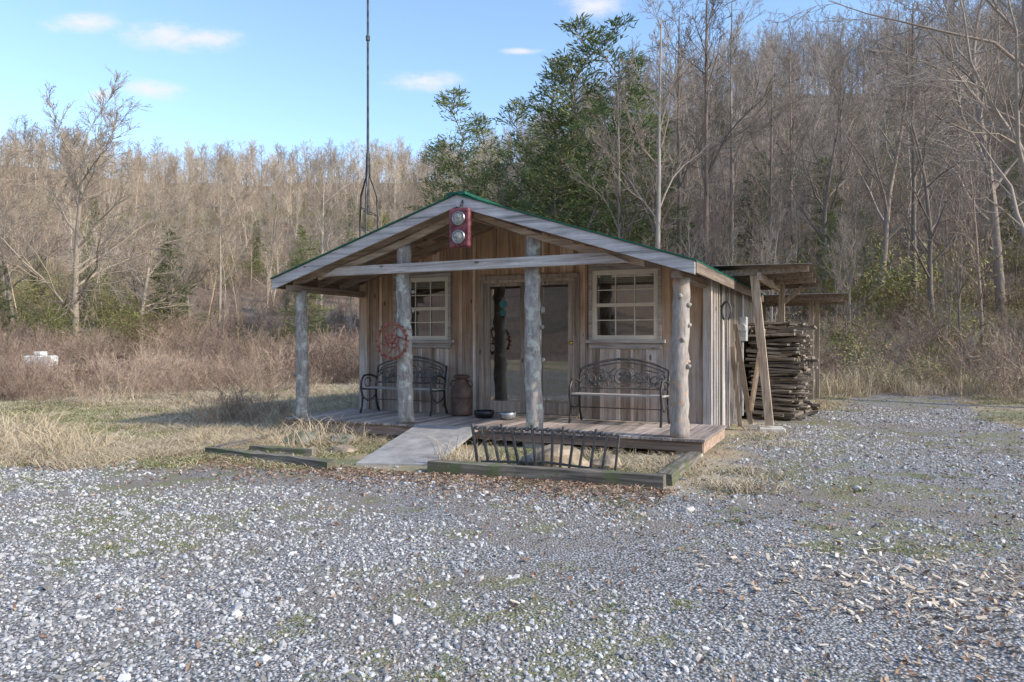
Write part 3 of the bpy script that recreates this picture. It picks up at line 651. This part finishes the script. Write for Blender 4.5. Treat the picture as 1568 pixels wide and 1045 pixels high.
# ------------------------------------------------------------ wood pile
mb=MB(); z=0.0; rng=random.Random(5)
while z<1.72:
    h=rng.uniform(.035,.085); v0=5.1+rng.uniform(-.08,.12)
    while v0<7.9:
        wd=rng.uniform(.12,.38); c=.68+rng.gauss(0,.04)
        for part in range(rng.choice((1,2))):
            L=rng.uniform(.65,.98); mb.rbox((c+rng.gauss(0,.07),v0+wd/2,z+h/2),(L,wd*.92,h*rng.uniform(.5,.95)),(rng.gauss(0,.05),rng.gauss(0,.05),rng.gauss(0,.13)))
        v0+=wd
    z+=h*.92
for i in range(22): mb.rbox((.66+rng.gauss(0,.13),5.3+rng.random()*2.2,1.72+rng.random()*.14),(rng.uniform(.4,1.0),.16,.04),(rng.gauss(0,.12),rng.gauss(0,.12),rng.gauss(0,.6)))
for i in range(9): mb.rbox((1.15+rng.gauss(0,.1),5.3+rng.random()*2.2,.05+rng.random()*.1),(rng.uniform(.3,.6),.12,.05),(rng.gauss(0,.2),rng.gauss(0,.3),rng.gauss(0,.8)))
mb.obj('wood_pile',[M['greywood']],None,loc=PR,rotz=ANG)

# ------------------------------------------------------------ timbers & bed things
def timber(name,a,b2,w=.15,h=.13):
    a=V(a); b2=V(b2); L=(b2-a).length; mb=MB(); N=10
    def sec(t): return .006*math.sin(t*5+L*3)+.005*math.sin(t*13)
    for i in range(N):
        x0,x1=L*i/N,L*(i+1)/N; k0,k1=sec(x0),sec(x1)
        mb.hexa([(x0,-w/2+k0,-.02),(x1,-w/2+k1,-.02),(x1,w/2+k1,-.02),(x0,w/2+k0,-.02),(x0,-w/2+.012+k0,h+k0),(x1,-w/2+.012+k1,h+k1),(x1,w/2-.012+k1,h-k1),(x0,w/2-.012+k0,h-k0)],.5)
    pa=cab(a.x,a.y,0); pb=cab(b2.x,b2.y,0); d=pb-pa
    mb.obj(name,[M['timber']],None,loc=(pa.x,pa.y,a.z),rotz=math.atan2(d.y,d.x))
timber('landscape_timber',(-5.75,-2.35,0.0),(-3.55,-2.6,0.0),.17,.09)
timber('landscape_timber',(-6.1,-.25,0.0),(-5.78,-2.2,0.0),.15,.08); timber('landscape_timber',(-5.3,-2.05,.0),(-4.3,-2.0,.0),.14,.10)
timber('landscape_timber',(-2.38,-2.32,.0),(.28,-2.15,.0),.19,.13); timber('landscape_timber',(.24,-2.0,.0),(.24,-.3,.0),.17,.12)
def rock(name,u,v,s,mat,seed):
    import bmesh
    rng=random.Random(seed); bm=bmesh.new(); bmesh.ops.create_icosphere(bm,subdivisions=3,radius=1)
    ph=[rng.uniform(0,6) for _ in range(3)]
    for q in bm.verts:
        c=q.co; k=1+.13*math.sin(c.x*3+ph[0])+.12*math.sin(c.y*4+ph[1])+.1*math.sin(c.z*5+ph[2]+c.x*2)+rng.gauss(0,.015); q.co=V((c.x*k*s[0],c.y*k*s[1],c.z*k*s[2]))
    me=bpy.data.meshes.new(name); bm.to_mesh(me); bm.free(); me.materials.append(mat)
    o=bpy.data.objects.new(name,me); sc.collection.objects.link(o); o.location=cab(u,v,s[2]*.35); o.rotation_euler[2]=rng.random()*6
for u,v,s,m_,sd in [(-1.1,-1.5,(.38,.24,.2),'rock',1),(-1.5,-1.3,(.2,.16,.12),'mossrock',2),(-.6,-1.25,(.22,.16,.1),'rock',3),(-5.2,-1.2,(.3,.2,.12),'mossrock',4),(-4.7,-.9,(.22,.17,.11),'mossrock',5),(-4.2,-1.5,(.17,.14,.08),'rock',6),(-5.5,-.6,(.2,.13,.08),'mossrock',7),(-4.6,-1.7,(.12,.08,.06),'rock',8)]: rock('rock',u,v,s,M[m_],sd)
mb=MB(); u0,u1=-2.0,-.24; N=15
def cz(t): return .49+.02*math.sin(t*3.14)
for zz,w_ in ((0,.035),(-.06,.022)): 
    pts=[V((u0+(u1-u0)*i/12,-2.0,cz(i/12)+zz)) for i in range(13)]; mb.tube(pts,w_*.5,6)
for i in range(N):
    t=i/(N-1); u=u0+(u1-u0)*t; lean=.09*math.sin((t-.5)*5)
    mb.beam((u,-2.02,cz(t)+.05 if i%3==0 else cz(t)),(u-lean,-1.98,.06),.022,.035)
    if i<N-1: mb.lathe([(0,.03),(.025,.02),(.03,0),(.025,-.02),(0,-.03)],(u+.06,-2.0,cz(t)),8)
mb.tube([V((u0+.1,-1.98,.1)),V((-1.1,-1.95,.14)),V((u1-.1,-1.98,.1))],.016,6)
mb.obj('iron_hay_rake',[M['ironblue']],None,loc=PR,rotz=ANG)

# ------------------------------------------------------------ benches
def bench(u,v):
    E=empty('garden_bench',cab(u,v,DZ),ANG); hw=.70
    mb=MB(); 
    for s in (-1,1):
        x=s*hw
        mb.tube([V((x,-.27,0)),V((x,-.22,.12)),V((x,-.20,.28)),V((x,-.25,.42)),V((x,-.24,.56)),V((x,-.16,.65)),V((x,0,.66)),V((x,.15,.63)),V((x,.22,.6))],.02,7)
        mb.tube([V((x,.30,0)),V((x,.22,.15)),V((x,.2,.30)),V((x,.2,.44)),V((x,.24,.62)),V((x,.28,.82))],.02,7)
        mb.tube([V((x,-.24,.42)),V((x,.2,.40))],.015,6)
        mb.tube([V((x,-.05+.09*math.cos(a),.53+.08*math.sin(a))) for a in np.linspace(0,5.5,14)],.009,5)
        mb.tube([V((x,-.21,.3)),V((x,-.05,.2)),V((x,.1,.24)),V((x,.2,.3))],.010,5)
    mb.tube([V((-hw,-.21,.25)),V((hw,-.21,.25))],.008,5)
    mb.obj('frame',[M['iron']],E,smooth=True)
    mb=MB()
    for i in range(5): y=-.24+i*.095; mb.box(-hw-.02,hw+.02,y,y+.07,.43-.004*i,.455-.004*i)
    mb.obj('seat',[M['slat']],E,bevel=.004)
    mb=MB()
    def bk(x,z): return V((x,.19+(z-.44)*.22,z))
    arch=[bk(-hw+2*hw*t,.80+.17*math.sin(math.pi*t)**.8) for t in np.linspace(0,1,25)]
    mb.tube(arch,.02,7); mb.tube([bk(-hw,.52),bk(hw,.52)],.016,6)
    mb.tube([bk(-hw+.06+2*(hw-.06)*t,.765+.15*math.sin(math.pi*t)**.8) for t in np.linspace(0,1,25)],.012,5)
    for s in (-1,1):
        for cx,cz_,r in ((.18,.66,.07),(.34,.68,.085),(.50,.65,.07),(.42,.58,.045),(.26,.58,.04),(.61,.70,.05)):
            mb.tube([bk(s*(cx+r*math.cos(a)*(1-a/16)),cz_+r*math.sin(a)*(1-a/16)) for a in np.linspace(0,7.5,18)],.011,5)
        mb.tube([bk(s*.10,.53),bk(s*.2,.74),bk(s*.36,.80),bk(s*.55,.76),bk(s*.66,.62)],.011,5)
        mb.tube([bk(s*.12,.84),bk(s*.24,.75),bk(s*.4,.60),bk(s*.56,.54)],.011,5)
    mb.tube([bk(.13*math.cos(a),.70+.13*math.sin(a)) for a in np.linspace(0,6.283,22)[:-1]],.012,5,closed=True)
    for i in range(5):
        a=i*1.256; mb.rbox(bk(.05*math.cos(a),.70+.05*math.sin(a)),(.08,.008,.05),(0,-a,0))
    for s in (-1,1): mb.rbox(bk(s*.4,.68),(.12,.008,.07),(0,s*.4,0)); mb.rbox(bk(s*.52,.60),(.08,.008,.05),(0,-s*.6,0))
    mb.obj('backrest',[M['ironblue']],E,smooth=False)
bench(-1.19,1.25); bench(-5.03,1.25)
mb=MB(); mb.lathe([(0,0),(.17,0),(.185,.02),(.18,.04),(.178,.42),(.17,.47),(.12,.54),(.105,.57),(.105,.62),(.135,.635),(.14,.66),(.10,.68),(0,.69)],n=28)
for s in (-1,1): mb.tube([V((s*.16,0,.46)),V((s*.21,0,.52)),V((s*.17,0,.58)),V((s*.11,0,.58))],.012,6)
mb.tube([V((.182*math.cos(a),.182*math.sin(a),.3)) for a in np.linspace(0,6.283,25)[:-1]],.008,5,closed=True)
mb.obj('milk_can',[M['can']],None,True,loc=cab(-3.96,1.38,DZ+.002),rotz=ANG)
for u,v,r,mt in ((-3.42,1.15,.17,'bowl'),(-2.95,1.05,.13,'bowl2')):
    mb=MB(); mb.lathe([(0,.01),(r*.8,.01),(r*.95,.06),(r,.115),(r*.95,.12),(r*.86,.07),(r*.7,.03),(0,.025)],n=28); mb.obj('pet_bowl',[M[mt]],None,True,loc=cab(u,v,DZ+.001))
mb=MB(); mb.tube([V((.255*math.cos(a),0,.255*math.sin(a))) for a in np.linspace(0,6.283,49)[:-1]],.018,8,closed=True)
mb.tube([V((.105*math.cos(a),0,.105*math.sin(a))) for a in np.linspace(0,6.283,33)[:-1]],.014,8,closed=True)
for i in range(22): a=i*6.283/22; mb.rbox((.28*math.cos(a),0,.28*math.sin(a)),(.035,.022,.03),(0,-a,0))
for i in range(6):
    a=i*6.283/6+.3; mb.tube([V((r*math.cos(a+.25*math.sin(r*18)),0,r*math.sin(a+.25*math.sin(r*18)))) for r in (.03,.08,.13,.18,.25)],.014,6)
mb.lathe([(0,.04),(.04,.035),(.045,-.03)],(0,0,0),14,axis='y')
mb.obj('wagon_wheel',[M['rustred']],None,False,loc=cab(-4.33,-.155,1.5),rotz=ANG)
T=empty('traffic_light',cab(-3.0,-.47,3.09),ANG)
mb=MB(); mb.box(-.165,.165,-.03,.06,-.28,.28); o=mb.obj('housing',[M['redpaint']],T,bevel=.035); o.modifiers['bevel'].segments=4
for zz in (-.13,.13):
    mb=MB(); mb.lathe([(.078,.045),(.085,.055),(.098,.05),(.102,.029)],(0,0,zz),28,axis='y'); mb.obj('lens_ring',[M['chrome']],T,True)
    mb=MB(); mb.lathe([(0,.062),(.03,.06),(.06,.054),(.08,.044)],(0,0,zz),24,axis='y'); mb.obj('lens',[M['lens']],T,True)
mb=MB(); mb.tube([V((0,.0,.25)),V((0,.06,.33)),V((0,.1,.4))],.02,8); mb.obj('bracket',[M['iron']],T)
mb=MB(); X0,Y0=-3.07,16.0
mb.tube([V((0,0,4.2)),V((0,0,6.5)),V((0,0,12.5))],[.035,.026,.022],8)
for i in range(3):
    a=i*2.094+.5; c,s_=math.cos(a),math.sin(a)
    mb.tube([V((c*.22,s_*.22,0)),V((c*.22,s_*.22,4.1)),V((c*.20,s_*.20,4.6)),V((c*.05,s_*.05,5.0)),V((c*.025,s_*.025,5.5))],.022,6)
for zz in np.arange(.4,4.6,.42):
    P3=[V((math.cos(i*2.094+.5)*.215,math.sin(i*2.094+.5)*.215,zz+(.2 if i%2 else 0))) for i in range(3)]; mb.tube(P3,.009,4,closed=True)
mb.tube([V((0,0,7.9)),V((0,0,8.0))],.045,8)
mb.obj('radio_antenna',[M['iron']],None,loc=(X0,Y0,0))
mb=MB()
for i in range(5): mb.beam((-1.8+i*.8,0,.55+.1*(i%2)),(-1.0+i*.8,.1,.5),.08,.1)
for x in (-1.7,-.5,.6,1.9): mb.beam((x,0,0),(x+.05,0,.62),.08,.08)
mb.tube([V((-.2+.26*math.cos(a),-.15,.75+.26*math.sin(a))) for a in np.linspace(0,6.283,25)[:-1]],.05,6,closed=True)
mb.obj('farm_implement',[M['rust']],None,loc=(-12.0,23.6,0),rotz=.05)
mb=MB(); mb.box(-.7,.7,-.3,.3,.3,.85); mb.box(-.2,.2,-.31,.29,.85,1.05)
for x in (-.55,.55): mb.box(x-.05,x+.05,-.25,.25,0,.3)
mb.obj('white_storage_box',[M['white']],None,loc=(-23.2,37,float(H(-23.2,37))),bevel=.06)

# ------------------------------------------------------------ world, sun, camera
EL,AZ=32,115
wd=bpy.data.worlds.new('World'); sc.world=wd; wd.use_nodes=True; nt=wd.node_tree; nt.nodes.clear(); w=NT(nt)
sky=w.n('ShaderNodeTexSky'); sky.sky_type='NISHITA'; sky.sun_disc=False; sky.sun_elevation=math.radians(EL); sky.sun_rotation=math.radians(AZ); sky.ozone_density=2.2; sky.air_density=1.0; sky.dust_density=.7
hs=w.n('ShaderNodeHueSaturation'); setin(hs,'Color',sky.outputs[0]); hs.inputs['Value'].default_value=2.1; hs.inputs['Saturation'].default_value=1.02
d=w.n('ShaderNodeTexCoord').outputs['Generated']; sp=w.n('ShaderNodeSeparateXYZ'); setin(sp,0,d)
yy=w.math('MAXIMUM',sp.outputs[1],.05); cx=w.math('DIVIDE',sp.outputs[0],yy); cz2=w.math('DIVIDE',sp.outputs[2],yy)
mp=w.n('ShaderNodeMapping'); setin(mp,0,d); mp.inputs['Scale'].default_value=(1,1,2.2)
nz=w.noise(mp.outputs[0],20,8,.65); nz=w.math('MULTIPLY',w.math('SUBTRACT',nz,.5),3.0)
tot=None
for px,py,rx,ry in ((128,35,52,15),(250,52,58,20),(305,60,68,18),(230,138,46,15),(158,143,26,11),(650,124,52,15),(905,8,46,17),(800,78,28,5)):
    a=w.math('DIVIDE',w.math('SUBTRACT',cx,(px-784)/1150),rx/1150); c=w.math('DIVIDE',w.math('SUBTRACT',cz2,(522-py)/1150),ry/1150)
    dd=w.math('SQRT',w.math('ADD',w.math('MULTIPLY',a,a),w.math('MULTIPLY',c,c)))
    mk=w.sstep(w.math('ADD',w.math('SUBTRACT',1.0,dd),nz),-.5,1.1)
    mk=w.math('MULTIPLY',mk,w.sstep(dd,1.9,.6))
    tot=mk if tot is None else w.math('MAXIMUM',tot,mk)
tot=w.math('MULTIPLY',tot,.92)
colr=w.mix(tot,hs.outputs[0],(6.3,6.3,6.6))
bg=w.n('ShaderNodeBackground'); setin(bg,0,colr); bg.inputs[1].default_value=.15
o=w.n('ShaderNodeOutputWorld'); nt.links.new(bg.outputs[0],o.inputs[0])
L=bpy.data.lights.new('sun','SUN'); L.energy=4.0; L.angle=math.radians(.8); L.color=(1,.90,.77)
so=bpy.data.objects.new('sun',L); sc.collection.objects.link(so)
e,a=math.radians(EL),math.radians(AZ); sv=V((math.sin(a)*math.cos(e),math.cos(a)*math.cos(e),math.sin(e)))
so.rotation_euler=(-sv).to_track_quat('-Z','Y').to_euler(); so.location=sv*80
cam=bpy.data.cameras.new('camera'); cam.sensor_width=36; cam.lens=36*1150/1568; cam.clip_end=5000; cam.clip_start=.05
co=bpy.data.objects.new('camera',cam); sc.collection.objects.link(co); co.location=(0,0,1.5); co.rotation_euler=(math.radians(90),0,0); sc.camera=co
sc.view_settings.view_transform='Standard'; sc.view_settings.look='None'; sc.view_settings.exposure=0
